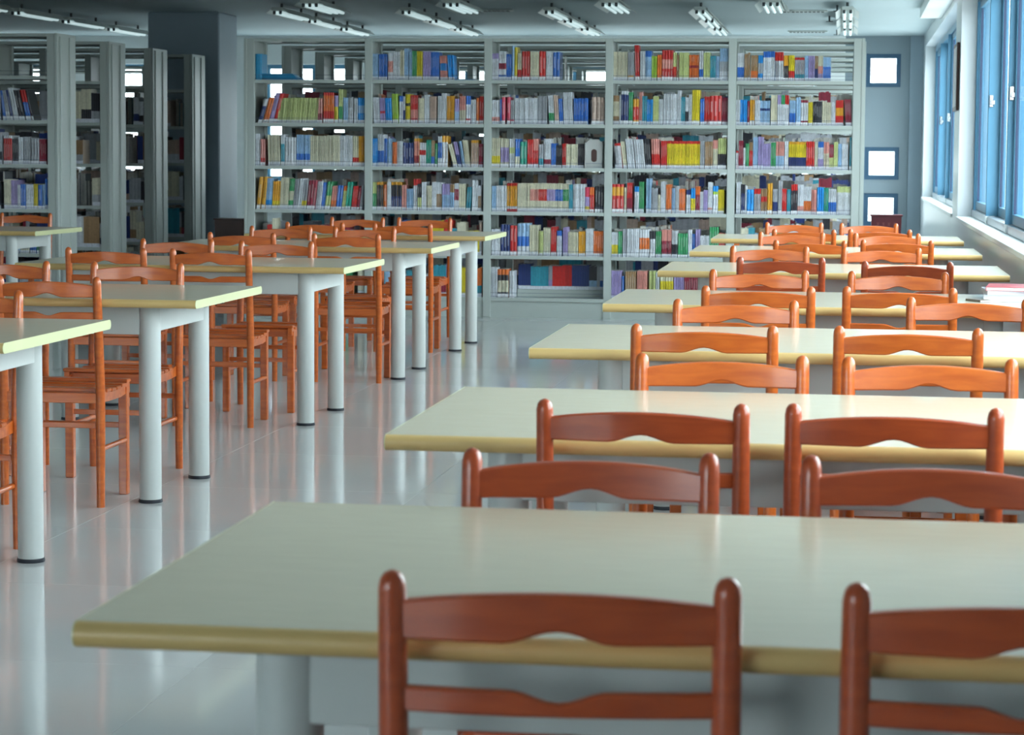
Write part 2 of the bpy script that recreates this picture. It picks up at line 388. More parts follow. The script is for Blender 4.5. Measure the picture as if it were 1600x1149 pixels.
def book_geo(mb, w_, h, d, cs, lean, jit, label=True, simple=False, back=False, org=(0, 0, 0)):
    """spine towards -y (or +y for the far face of a shelf); foot of the spine's left edge at the origin"""
    segs = parse(cs); zs = [h]; cols = []
    z = h
    for ch, k in segs:
        z -= h * k; zs.append(max(z, 0)); cols.append(tuple(min(1, c_ * jit) for c_ in PAL[ch]))
    zs[-1] = 0.
    if label and h > .14:
        lz = min(.034, h * .14)
        if zs[-2] > lz + .002: zs = zs[:-1] + [lz, 0.]; cols = cols + [LABEL]
    main = cols[0]; tcol = None; ti = -1
    if not simple and h > .1:
        span = [zs[i] - zs[i + 1] for i in range(len(cols))]; bi = max(range(len(cols)), key=lambda i: span[i])
        if span[bi] > .08:
            lum = sum(cols[bi]) / 3; za_ = zs[bi] - span[bi] * rnd.uniform(.10, .25); zb_ = za_ - span[bi] * rnd.uniform(.35, .6)
            tcol = tuple(c_ * .72 + .20 for c_ in cols[bi]) if lum < .33 else tuple(c_ * .62 for c_ in cols[bi])
            zs = zs[:bi + 1] + [za_, zb_] + zs[bi + 1:]; cols = cols[:bi] + [cols[bi]] * 3 + cols[bi + 1:]; ti = bi + 1
    rr = .0 if simple else min(.005, w_ * .34)
    prof = [(0, d), (0, rr), (w_, rr), (w_, d)] if simple else [(0, d), (0, rr), (w_ * .30, 0), (w_ * .70, 0), (w_, rr), (w_, d)]
    n = len(prof); vs = []
    for z in zs:
        for (px, py) in prof:
            yy = -py if back else py
            vs.append((org[0] + px + lean * z, org[1] + yy, org[2] + z * (1 - .5 * lean * lean)))
    fs = []; fc = []
    for i in range(len(zs) - 1):
        for k in range(n - 1):
            fs.append((i * n + k, (i + 1) * n + k, (i + 1) * n + k + 1, i * n + k + 1))
            fc.append(tcol if (i == ti and k == 2) else (cols[i] if 0 < k < n - 2 else main))
        fs.append((i * n, i * n + n - 1, (i + 1) * n + n - 1, (i + 1) * n)); fc.append(PAGE)
    fs.append(tuple(range(n))); fc.append(PAGE); m_ = len(zs) - 1
    fs.append(tuple(range(m_ * n + n - 1, m_ * n - 1, -1))); fc.append(PAGE)
    b0 = len(mb.v); mb.v += vs; mb.f += [tuple(q + b0 for q in f_) for f_ in fs]; mb.c += fc

# shelf contents read off the photograph: bay > level > (left, right, foot line, [(from, to, how many, top line, colours, lean)])
U = .000659
SHELF = {
 (0, 1): (135, 1465, 548, [(165, 215, 1, 245, 'w3n7', .28), (225, 290, 2, 230, 'o', .26), (292, 350, 1, 170, 'v', .25), (352, 398, 1, 185, 'r', .24), (400, 890, 24, 245, 's', .09),
    (890, 950, 2, 250, 'p6m4'), (962, 1090, 5, 180, 'r1o5r4'), (1095, 1140, 1, 215, 'v4y6'), (1145, 1195, 2, 140, 's5g5'), (1200, 1255, 2, 240, 'l'), (1258, 1320, 3, 235, 'e4w6'), (1330, 1375, 2, 250, 'w'), (1378, 1462, 3, 240, 'z3l3z4')]),
 (0, 2): (135, 1465, 1065, [(138, 195, 3, 680, 'w'), (200, 255, 2, 745, 'p7r3'), (295, 440, 8, 690, 'c', -.03), (445, 490, 2, 690, 'w3t7'), (495, 630, 4, 720, 'w'), (635, 800, 8, 690, 'l6b2w2'), (800, 1010, 9, 700, 'c'), (1010, 1160, 7, 695, 'c'), (1160, 1310, 7, 695, 'w'), (1315, 1390, 3, 700, 'c7r3'), (1390, 1460, 4, 700, 'a')]),
 (0, 3): (135, 1465, 590, [(150, 195, 1, 200, 'a', .1), (205, 250, 1, 200, 'a', .1), (255, 330, 4, 215, 'l7z3', .07), (335, 428, 4, 250, 'a7y3', .06), (430, 530, 6, 210, 'c', .05), (530, 590, 3, 220, 'g4c3g3', .08), (592, 640, 3, 220, 'e', .08), (640, 690, 2, 215, 'w', .1), (692, 750, 3, 230, 'e7y3', .1), (755, 858, 3, 235, 'm', .1), (862, 930, 3, 250, 'w', .1), (932, 973, 2, 260, 'b', .1), (975, 1040, 2, 245, 'g5s5', .12), (1045, 1108, 3, 300, 'p6o4', .1), (1110, 1178, 2, 295, 'b', .1), (1180, 1223, 2, 300, 'o2s8', .1), (1225, 1290, 3, 250, 'j', .1), (1298, 1360, 4, 300, 'r', .1), (1362, 1392, 1, 320, 'm', .12), (1396, 1430, 2, 290, 'e', .1)]),
 (1, 0): (100, 1445, 505, [(100, 170, 5, 190, 'l'), (175, 275, 5, 195, 'b'), (285, 345, 3, 180, 'w3p4w3'), (345, 430, 4, 165, 'w'), (430, 480, 3, 150, 'c'), (480, 530, 3, 130, 'l'), (540, 575, 2, 165, 'l'), (575, 630, 3, 160, 'g'), (630, 700, 3, 160, 'y'), (705, 800, 5, 165, 'v'), (800, 900, 6, 170, 'b'), (920, 1010, 8, 215, 'p3z3p4', -.04), (1015, 1090, 4, 205, 'z', -.06)]),
 (1, 1): (100, 1445, 1020, [(112, 190, 5, 710, 'w', -.05), (197, 255, 4, 715, 'v5r1v4', -.04), (260, 335, 3, 715, 'z', -.04), (342, 415, 3, 665, 'h', -.04), (420, 468, 2, 690, 'b2w8'), (470, 495, 1, 700, 'w5n5'), (497, 555, 3, 670, 'y3k1y6'), (560, 645, 5, 680, 'r5p3r2'), (650, 720, 4, 715, 'c'), (725, 785, 3, 675, 'w'), (790, 870, 5, 695, 'f'), (885, 930, 2, 690, 'w'), (932, 990, 3, 660, 'w'), (995, 1085, 5, 690, 'a'), (1090, 1140, 2, 720, 'v5l5'), (1145, 1220, 3, 690, 'p5c5'), (1225, 1280, 2, 685, 'b3w5r2'), (1282, 1345, 3, 730, 'w'), (1350, 1380, 1, 710, 'o'), (1385, 1440, 2, 690, 'r')]),
 (1, 2): (100, 1445, 470, [(102, 160, 3, 130, 'z'), (162, 240, 4, 85, 'w5b5'), (242, 275, 2, 130, 'b'), (278, 335, 3, 135, 'l'), (340, 395, 3, 175, 'o'), (395, 465, 4, 165, 'w'), (470, 600, 4, 180, 'n'), (605, 665, 4, 130, 'a1p5m4'), (668, 745, 3, 180, 'w3r2w5'), (748, 810, 3, 145, 'j'), (812, 850, 2, 150, 'u6b4'), (852, 885, 1, 190, 'g'), (890, 940, 2, 100, 'w2b5w3'), (942, 1010, 2, 95, 'a2w8'), (1080, 1130, 2, 185, 'c', -.25), (1134, 1180, 2, 160, 'v5n5', -.2), (1184, 1220, 2, 155, 'l', -.15), (1224, 1285, 4, 145, 'c', -.12), (1290, 1378, 4, 145, 'a1f9'), (1382, 1435, 2, 190, 'm')]),
 (1, 3): (95, 1440, 990, [(97, 145, 2, 655, 's4g6'), (150, 225, 4, 650, 'a1k9'), (230, 268, 1, 680, 'o'), (272, 320, 3, 650, 'w'), (322, 450, 5, 650, 'a1k4n5'), (453, 505, 3, 685, 'p'), (510, 590, 5, 730, 'l'), (592, 640, 2, 610, 'r2w8'), (642, 690, 2, 670, 'k5s5'), (692, 745, 3, 645, 'w'), (747, 815, 4, 690, 'c'), (817, 870, 3, 645, 'w'), (872, 935, 4, 650, 'w4u6'), (940, 1030, 5, 665, 'v4l6'), (1032, 1085, 2, 670, 'u3l7'), (1087, 1140, 3, 660, 'w2m4w4'), (1142, 1220, 4, 665, 'c'), (1225, 1280, 3, 700, 't', .06), (1300, 1370, 3, 615, 'w'), (1372, 1412, 2, 680, 'w4u6')]),
 (2, 0): (78, 1435, 510, [(80, 155, 4, 190, 'v2w8'), (158, 245, 4, 170, 'w4m2w2b2'), (248, 310, 3, 200, 'b'), (315, 345, 1, 100, 'l'), (347, 380, 1, 120, 'y'), (382, 430, 2, 190, 'c6r4'), (435, 530, 3, 165, 'r'), (535, 640, 5, 170, 'c'), (645, 720, 2, 165, 'r'), (725, 805, 4, 170, 'w'), (808, 890, 2, 175, 'b')]),
 (2, 1): (78, 1430, 1035, [(80, 175, 4, 750, 'w7p3'), (178, 195, 1, 740, 'b'), (198, 240, 1, 715, 'q'), (260, 300, 1, 715, 'q'), (303, 345, 2, 750, 'e8q2'), (350, 470, 6, 725, 'w'), (472, 620, 8, 725, 'w'), (625, 738, 7, 700, 'e'), (765, 830, 3, 690, 'w6g4', -.06), (833, 885, 2, 690, 'f', -.06), (888, 935, 2, 730, 'b', -.06), (940, 1052, 6, 655, 'w', -.05), (1056, 1225, 9, 725, 'b'), (1270, 1420, 3, 710, 'f')]),
 (2, 2): (78, 1425, 485, [(80, 180, 4, 135, 'c6y4'), (185, 285, 4, 140, 'c3v5c2'), (290, 355, 3, 140, 'w3s2w5'), (360, 415, 2, 145, 'b6c4'), (420, 500, 2, 175, 'j'), (505, 575, 3, 150, 'r'), (577, 635, 3, 140, 'p4r6'), (640, 695, 2, 205, 'e6t4'), (700, 785, 5, 140, 'w7m3'), (790, 845, 3, 195, 'b'), (848, 915, 5, 215, 'k'), (920, 965, 2, 195, 'r'), (967, 1105, 7, 200, 'c'), (1107, 1180, 4, 195, 'k')]),
 (2, 3): (78, 1420, 1010, [(85, 135, 3, 705, 'l'), (138, 260, 6, 700, 'w'), (265, 385, 6, 670, 'r1a7w1r1'), (390, 540, 11, 670, 'c'), (540, 640, 7, 670, 'c2p4c4'), (640, 740, 7, 670, 'c2r4c4'), (740, 840, 7, 670, 'c2v4c4'), (840, 930, 6, 670, 'c2b4c4'), (930, 1000, 5, 670, 'c2g4c4'), (1002, 1045, 2, 680, 't'), (1050, 1190, 8, 675, 'w'), (1192, 1245, 3, 710, 'q3v3y2'), (1247, 1300, 2, 710, 'o3r7'), (1310, 1410, 3, 700, 'k')]),
 (2, 4): (70, 1415, 460, [(75, 180, 5, 145, 'w'), (185, 295, 3, 90, 'n'), (300, 380, 2, 100, 'r'), (385, 528, 3, 75, 'l4b3w3'), (530, 635, 6, 95, 'c'), (640, 690, 3, 165, 's'), (695, 780, 4, 125, 'c'), (785, 850, 3, 110, 'r'), (855, 915, 3, 155, 'b2w8'), (930, 985, 4, 115, 'v'), (990, 1110, 7, 170, 'c'), (1115, 1195, 4, 160, 'a'), (1200, 1290, 5, 130, 'w'), (1292, 1410, 5, 155, 'o')]),
 (2, 5): (60, 1410, 970, [(62, 138, 5, 610, 'w'), (142, 275, 3, 630, 'o2k2c4k2'), (280, 340, 2, 650, 'w')]),
 (3, 0): (70, 1445, 510, [(72, 240, 9, 170, 'c'), (245, 318, 5, 175, 'e8a2'), (336, 390, 2, 95, 'r', -.04), (392, 450, 4, 165, 'w'), (452, 525, 4, 160, 'b2l8'), (528, 590, 3, 220, 'h'), (595, 645, 2, 205, 'o'), (650, 785, 4, 150, 'r3p3r4'), (786, 825, 2, 175, 's5r5'), (830, 850, 1, 200, 'u'), (858, 975, 7, 180, 's'), (978, 1090, 7, 205, 'o4m1o5'), (1095, 1145, 2, 160, 'w6b4'), (1147, 1225, 4, 180, 's'), (1227, 1290, 4, 215, 't'), (1292, 1335, 3, 220, 'l'), (1338, 1443, 5, 130, 'l4e3w3')]),
 (3, 1): (65, 1440, 1045, [(70, 140, 4, 700, 'u2c5u3'), (145, 160, 1, 700, 'w'), (162, 253, 3, 650, 'w1n9'), (256, 303, 2, 660, 'g'), (306, 378, 2, 740, 'a3r5a2'), (380, 415, 2, 660, 'p'), (418, 468, 3, 705, 't'), (471, 543, 3, 745, 'z'), (546, 613, 5, 710, 's'), (615, 665, 3, 740, 'w'), (670, 835, 8, 680, 'w'), (837, 880, 2, 640, 'w'), (882, 930, 3, 715, 't'), (932, 970, 2, 720, 'w5k5'), (972, 1010, 2, 690, 'w'), (1012, 1105, 4, 635, 'y'), (1108, 1158, 2, 735, 'b'), (1160, 1220, 4, 710, 'r'), (1222, 1365, 3, 700, 'r'), (1368, 1438, 5, 720, 'm')]),
 (3, 2): (65, 1435, 495, [(95, 112, 1, 150, 'k', -.1), (116, 188, 4, 195, 'r1w9', -.1), (195, 245, 2, 175, 'c', -.12), (252, 342, 4, 145, 'w', -.11), (350, 465, 5, 150, 'w', -.1), (470, 535, 3, 140, 'k', -.08), (540, 640, 4, 145, 'p5r5', -.05), (644, 715, 4, 165, 'r'), (718, 1110, 19, 165, 'r1y9'), (1112, 1165, 3, 165, 'e'), (1168, 1260, 4, 170, 'u'), (1262, 1320, 3, 150, 'p3c7'), (1322, 1425, 4, 130, 's5k5')]),
 (3, 3): (55, 1430, 1020, [(57, 195, 3, 680, 'r1a3r6'), (200, 230, 1, 720, 'c'), (235, 300, 3, 665, 'r5m5'), (325, 380, 2, 705, 'z2w8'), (382, 440, 4, 650, 'g'), (465, 525, 3, 610, 'l'), (527, 605, 5, 725, 'e'), (607, 640, 1, 800, 'c'), (642, 700, 4, 645, 'w'), (705, 770, 3, 680, 'o'), (772, 810, 2, 720, 'l'), (815, 860, 3, 700, 'w'), (862, 935, 4, 730, 'o'), (945, 1000, 2, 740, 'n2w8'), (1002, 1055, 2, 720, 'z4y6'), (1057, 1110, 3, 700, 'o3m7'), (1112, 1150, 3, 760, 'w'), (1152, 1200, 3, 740, 'v'), (1205, 1260, 3, 650, 'w8p2'), (1265, 1325, 2, 690, 'z2h1w7'), (1327, 1400, 4, 735, 'y')]),
 (3, 4): (213, 1525, 470, [(215, 286, 4, 176, 'w5y5'), (290, 336, 2, 165, 'g'), (341, 384, 2, 139, 'e'), (389, 530, 6, 133, 'w'), (533, 650, 4, 139, 'w3o4w3'), (653, 715, 2, 160, 'k3w7'), (720, 784, 3, 160, 'g'), (789, 901, 6, 139, 'p4m6'), (905, 970, 4, 149, 'w5k5'), (976, 1088, 4, 181, 'g'), (1090, 1136, 2, 139, 'w'), (1137, 1168, 2, 181, 'b'), (1174, 1226, 2, 128, 'v'), (1228, 1333, 6, 203, 'w'), (1334, 1440, 4, 101, 'g'), (1441, 1515, 4, 171, 'r')]),
 (3, 5): (203, 1515, 985, [(205, 320, 6, 645, 'v'), (325, 352, 1, 704, 'b'), (363, 490, 5, 650, 'u'), (501, 618, 6, 640, 'p'), (640, 709, 3, 640, 's'), (715, 757, 2, 660, 'w'), (768, 917, 5, 660, 'c3y7'), (923, 1040, 5, 672, 'v'), (1045, 1248, 8, 704, 'm'), (1252, 1500, 8, 680, 'w5l5')]),
 (4, 0): (90, 1480, 515, [(100, 180, 4, 190, 'w5b5'), (185, 225, 2, 200, 'u'), (228, 250, 1, 180, 'u'), (262, 345, 5, 215, 'u6o4'), (350, 405, 3, 215, 'z3e4z3'), (408, 545, 6, 170, 'b2w8'), (548, 588, 2, 175, 'r3e7'), (590, 650, 2, 175, 'r3w7'), (655, 708, 3, 215, 'a4k6'), (710, 783, 3, 215, 'y6r4'), (785, 900, 6, 240, 'r1e6t3'), (902, 945, 2, 220, 'l'), (947, 1020, 4, 220, 'v'), (1022, 1060, 2, 220, 'u5n5'), (1062, 1120, 3, 220, 'c4p3v3'), (1122, 1215, 6, 235, 'l4b6')]),
 (4, 1): (80, 1475, 1045, [(82, 130, 3, 745, 'w'), (132, 215, 4, 745, 'z'), (218, 245, 1, 760, 'm'), (248, 305, 3, 745, 'a8w2'), (308, 370, 3, 750, 'w'), (372, 490, 6, 755, 'l3n1l6'), (500, 575, 5, 690, 'c'), (578, 622, 2, 690, 'v3w7'), (622, 668, 2, 690, 'g3w7'), (668, 715, 2, 690, 'r3w7'), (720, 795, 4, 750, 'l5b5'), (800, 855, 2, 715, 'l'), (858, 945, 3, 745, 'm1w7m2'), (948, 1000, 3, 770, 'y'), (1005, 1110, 5, 760, 'k'), (1112, 1160, 2, 760, 'c'), (1162, 1220, 4, 770, 'c'), (1225, 1270, 2, 770, 'w'), (1272, 1365, 6, 745, 'r3a3r4'), (1395, 1470, 6, 735, 'm', -.06)]),
 (4, 2): (65, 1455, 510, [(75, 105, 2, 290, 'r1w9'), (107, 160, 3, 170, 'm'), (162, 185, 1, 255, 'w'), (187, 230, 2, 205, 'g'), (232, 275, 2, 190, 'u3r7'), (278, 335, 4, 130, 'l'), (338, 400, 3, 125, 'v'), (402, 490, 5, 205, 'v'), (492, 550, 3, 190, 'g'), (552, 650, 5, 180, 'p5l5'), (655, 700, 2, 175, 'w'), (705, 910, 12, 180, 'a1y5n5'), (912, 1010, 4, 175, 'r'), (1012, 1050, 2, 190, 'c'), (1055, 1120, 4, 180, 'b2w4v4'), (1122, 1185, 4, 180, 'p4c6'), (1187, 1240, 4, 210, 'm5s5'), (1242, 1290, 3, 180, 's'), (1292, 1335, 3, 200, 'l'), (1338, 1410, 4, 200, 'w'), (1428, 1452, 1, 120, 't')]),
 (4, 3): (60, 1455, 1035, [(80, 135, 3, 660, 'w'), (140, 183, 2, 685, 'k3n7'), (185, 205, 1, 700, 'w'), (208, 290, 2, 745, 'z'), (295, 375, 4, 735, 'r2e8'), (378, 450, 3, 735, 'u3r2u5'), (455, 515, 2, 670, 'a'), (520, 580, 4, 735, 'e5n5'), (585, 630, 2, 640, 'e'), (632, 685, 3, 730, 'r'), (690, 735, 3, 740, 't'), (740, 815, 3, 680, 'r2k8'), (818, 890, 5, 685, 'w7p3'), (892, 980, 4, 705, 'w5o5'), (985, 1045, 5, 740, 'p'), (1050, 1130, 3, 710, 'z'), (1132, 1185, 3, 715, 'j'), (1187, 1280, 4, 730, 'w5b5'), (1285, 1450, 10, 700, 's2w8')]),
}
BAYN = ['leftmost bay', 'second bay', 'middle bay', 'fourth bay', 'rightmost bay']
LEVN = ['top', 'second', 'third', 'fourth', 'fifth', 'bottom']
def nth(n):
    return '%d%s' % (n, 'th' if 10 <= n % 100 <= 20 else {1: 'st', 2: 'nd', 3: 'rd'}.get(n % 10, 'th'))
books = []          # (area, x, y, z, w, h, d, colours, lean, label words)
rnd = random.Random(3)
for (bay, lv), (u0, u1, base, runs) in SHELF.items():
    bx0 = MX + bay * BAY + .03; bw = BAY - .06; cnt = 0
    k = bw / (u1 - u0)
    for run in runs:
        a, b, n, top, cs = run[:5]; lean = run[5] if len(run) > 5 else 0.
        ww = (b - a) / n
        for i in range(n):
            cnt += 1
            h = (base - top) * U * (1 + rnd.uniform(-.008, .008)); h = min(h, .29)
            wd = ww * k - .0014
            x = bx0 + (a - u0 + ww * i) * k
            x = min(max(x, bx0 + .001), bx0 + bw - wd - .001)
            if lean > 0: x = min(x, bx0 + bw - wd - lean * h - .001)
            if lean < 0: x = max(x, bx0 - lean * h + .001)
            pre = cs[0]
            two = parse(cs)
            big = max(two, key=lambda q: q[1])[0]
            others = [q[0] for q in two if q[0] != big]
            nm = CN[big] + (' and ' + CN[others[0]] if others else '')
            words = '%s book, %s from left, %s shelf of %s' % (nm, nth(cnt), LEVN[lv], BAYN[bay])
            books.append((wd * h, x, MY + .018 + rnd.uniform(0, .008), LEV[lv] + .0005, wd, h, rnd.uniform(.15, .185), cs, lean, words))
# left block, nearest row, bay by the aisle
LSH = {1: (535, [(0, 40, 1, 150, 'b', -.1), (46, 100, 2, 150, 'e7w3', -.16), (104, 140, 1, 140, 'n', -.18), (146, 215, 2, 110, 'w', -.2), (222, 300, 2, 140, 'k', -.22), (312, 382, 2, 135, 'r4b6', -.22), (388, 415, 1, 135, 'k', -.22)]),
       2: (1085, [(0, 115, 4, 715, 'w1r9'), (120, 195, 3, 760, 'k'), (198, 262, 2, 735, 'w'), (265, 360, 4, 730, 'e'), (365, 475, 3, 750, 'e'), (478, 575, 4, 760, 'm')]),
       3: (570, [(0, 95, 4, 190, 'c'), (95, 180, 4, 200, 'v'), (182, 220, 2, 260, 'w'), (222, 290, 2, 250, 'b'), (295, 395, 4, 255, 'w'), (398, 450, 2, 245, 'y'), (455, 510, 1, 255, 'b'), (512, 550, 1, 250, 'l'), (552, 598, 2, 180, 'b')]),
       4: (570, [(0, 80, 4, 260, 'w'), (90, 200, 3, 240, 'l'), (210, 330, 4, 250, 'c'), (340, 420, 3, 240, 'b'), (430, 590, 6, 250, 'g')])}
xr = LX + 3 * BAY - .03
for lv, (base, runs) in LSH.items():
    cnt = 0
    for run in reversed(runs):
        a, b, n, top, cs = run[:5]; lean = run[5] if len(run) > 5 else 0.
        ww = (b - a) / n
        for i in reversed(range(n)):
            cnt += 1; h = min((base - top) / 8.2 / 203, .29); wd = ww / 8.2 / 203 - .0014
            x = xr - (600 - (a + ww * i)) / 8.2 / 203
            two = parse(cs); big = max(two, key=lambda q: q[1])[0]; others = [q[0] for q in two if q[0] != big]
            nm = CN[big] + (' and ' + CN[others[0]] if others else '')
            books.append((wd * h * 1.02, x, LYS[0] + .018, LEV[lv] + .0005, wd, h, .17, cs, lean,
                          '%s book, %s from aisle, %s shelf of far left row' % (nm, nth(cnt), LEVN[lv])))
order = sorted(range(len(books)), key=lambda i: -books[i][0])
indiv = set(order[:284])
rest = MB()
label_me = {}
for i, (ar, x, y, z, wd, h, d, cs, lean, words) in enumerate(books):
    jit = rnd.uniform(.80, 1.12)
    if i in indiv:
        mb = MB(); book_geo(mb, wd, h, d, cs, lean, jit, label=False)
        o = mb.build('book', 'book'); o.location = (x, y, z); tag(o, words, 'book', 'books on the grey shelves')
        lz = min(.034, h * .14); e_ = .0006
        lb = MB(); lb.prism([(wd * .02 + lean * .004, .004), (wd * .98 + lean * .004, .004), (wd * .98 + lean * lz, lz), (wd * .02 + lean * lz, lz)], 'y', -e_, .0035 if wd > .012 else .0025)
        lb.build('spine_label', 'label', o)
    else:
        book_geo(rest, wd, h, d, cs, lean, jit, org=(x, y, z))
# anonymous books: shelves the tables and chairs hide, far faces and the rows behind
MIX = 'wwwwccceellbbrrogyttmkkuupvsnnaf'
QUIET = 'eeeuuukkknncctmwwfe'
def fill(x0, x1, y, z, dens, back=False, simple=True, hmax=.275, hmin=.17, mix=None):
    x = x0; mix = mix or MIX
    while x < x1 - .012:
        n = rnd.randint(2, 7); ch = rnd.choice(mix); h = rnd.uniform(hmin, hmax); wd = rnd.uniform(.008, .026)
        cs = ch + (('6' + rnd.choice(mix) + '4') if rnd.random() < .4 else '')
        if rnd.random() > dens: x += n * wd * rnd.uniform(.8, 2); continue
        for _ in range(n):
            if x + wd > x1 - .001: break
            book_geo(rest, wd - .0006, h * rnd.uniform(.98, 1.02), rnd.uniform(.14, .18), cs, 0, rnd.uniform(.8, 1.1), simple=simple, back=back, org=(x, y, z)); x += wd
for bay in range(5):
    for lv in range(6):
        a = MX + bay * BAY + .031; b = a + BAY - .062; z = LEV[lv] + .0005
        if (bay, lv) not in SHELF and not (bay == 0 and lv == 0):
            fill(a, b, MY + .018, z, .95)
        if lv == 5 and bay == 2:
            fill(a + .19, b, MY + .215, z + .06, 1, hmax=.20)
        elif lv >= 1: fill(a, b, MY + DEP - .018, z, .8 if bay > 1 else .6, back=True, hmax=.25)
for ri in range(1, 6):
    for bay in range(5):
        for lv in range(6):
            a = MX + bay * BAY + .031; b = a + BAY - .062; z = LEV[lv] + .0005; y = MY + 1.23 * ri
            if lv >= 1:
                fill(a, b, y + .02, z, .96, hmax=.30, hmin=.24, mix=QUIET)
                if ri < 4: fill(a, b, y + DEP - .02, z, .9, back=True, hmax=.30, hmin=.22, mix=QUIET)
for k, yy in enumerate(LYS):
    for bay in range(3):
        for lv in range(1, 6):
            a = LXS[k] + bay * BAY + .031; b = a + BAY - .062; z = LEV[lv] + .0005
            if k == 0 and bay == 2 and lv in LSH: b = xr - .37
            fill(a, b, yy + .02, z, .9, hmax=.28, mix=QUIET); fill(a, b, yy + DEP - .02, z, .9, back=True, hmax=.292, mix=QUIET)
ro = rest.build('books', 'book'); ro['kind'] = 'stuff'
ro['label'] = 'thousands of smaller books packed on all the grey steel shelves'; ro['category'] = 'books'

# riser that lifts the back books in the middle bay's bottom compartment
x_ = MX + 2 * BAY + .031
tag(MB().box(x_ + .185, x_ + BAY - .064, MY + .195, MY + .40, LEV[5] + .0005, LEV[5] + .0595, .003).build('shelf_riser', 'steel'),
    'low grey steel riser under the back books, middle bay bottom shelf', 'shelf riser')
# blue folders on the top shelf of the leftmost bay
fx = MX + .031; fz = LEV[0] + .001
fb = MB(); book_geo(fb, .052, .205, .17, 't', 0, 1.); fo = fb.build('folder', 'book'); fo.location = (fx + .002, MY + .02, fz)
fo.data.attributes['Col'].data.foreach_set('color', [v for _ in fo.data.polygons for v in (.03, .30, .55, 1)])
tag(fo, 'upright azure blue folder at the left end of the top shelf', 'folder', 'blue folders on the top shelf')
pos = ['lowest', 'second lowest', 'third', 'fourth', 'topmost']
for i in range(5):
    mb = MB(); mb.box(-.14 + .006 * i, .14 - .018 * i, -.1, .1, 0, .0095, .003)
    o = mb.build('folder', mat('azure_card', (.03, .29, .55), .4)) if i == 0 else link('folder', bpy.data.objects['folder.001'].data)
    o.location = (fx + .215 - .015 * i, MY + .13, fz + .0102 * i); o.rotation_euler = (0, 0, .04 * (i - 2))
    tag(o, '%s azure folder of the flat pile on the leftmost top shelf' % pos[i], 'folder', 'blue folders on the top shelf')
# flat magazine on the second bay's top shelf
o = MB().box(-.07, .07, -.09, .09, 0, .012, .003).build('magazine', mat('blue_magazine', (.20, .36, .52), .35)); o.location = (MX + BAY + .86 - .10, MY + .13, LEV[0] + .001)
tag(o, 'thin blue magazine lying flat on the top shelf, second bay from left', 'magazine')
# steel bookends
be_me = None
def bookend(x, z, rz, label, hh=.2, yy=.07):
    t = MB(); pts = []
    w_ = .065
    outer = [(-w_, 0), (w_, 0), (w_, hh - .03), (w_ - .03, hh), (-w_ + .03, hh), (-w_, hh - .03)]
    t.prism(outer, 'y', -.0012, .0012)
    r = tag(empty('bookend', (x, MY + yy, z), rz), label, 'bookend', 'steel bookends')
    t.build('plate', 'steel_dark', r); MB().box(-w_, w_, 0.0013, .10, 0, .002).build('foot', 'steel_dark', r)
    sl = [(.022 * math.cos(a), .07 + .02 * math.sin(a)) for a in [math.pi + math.pi * i / 8 for i in range(9)]] + [(.022 * math.cos(a), .13 + .02 * math.sin(a)) for a in [math.pi * i / 8 for i in range(9)]]
    MB().prism(sl, 'y', -.0022, -.0013).build('slot', M['steel_dark'] if False else M['brown'], r)
bx = MX + 2 * BAY + .03
bookend(bx + .57, LEV[0] + .001, math.pi / 2, 'steel bookend edge-on beside the blue books, middle bay top shelf', .19)
bookend(bx + .80, LEV[2] + .001, .1, 'silver slotted bookend facing out, middle bay third shelf', .225, .06)
bookend(bx + .735, LEV[2] + .001, math.pi / 2, 'silver bookend edge-on behind black books, middle bay third shelf', .21)

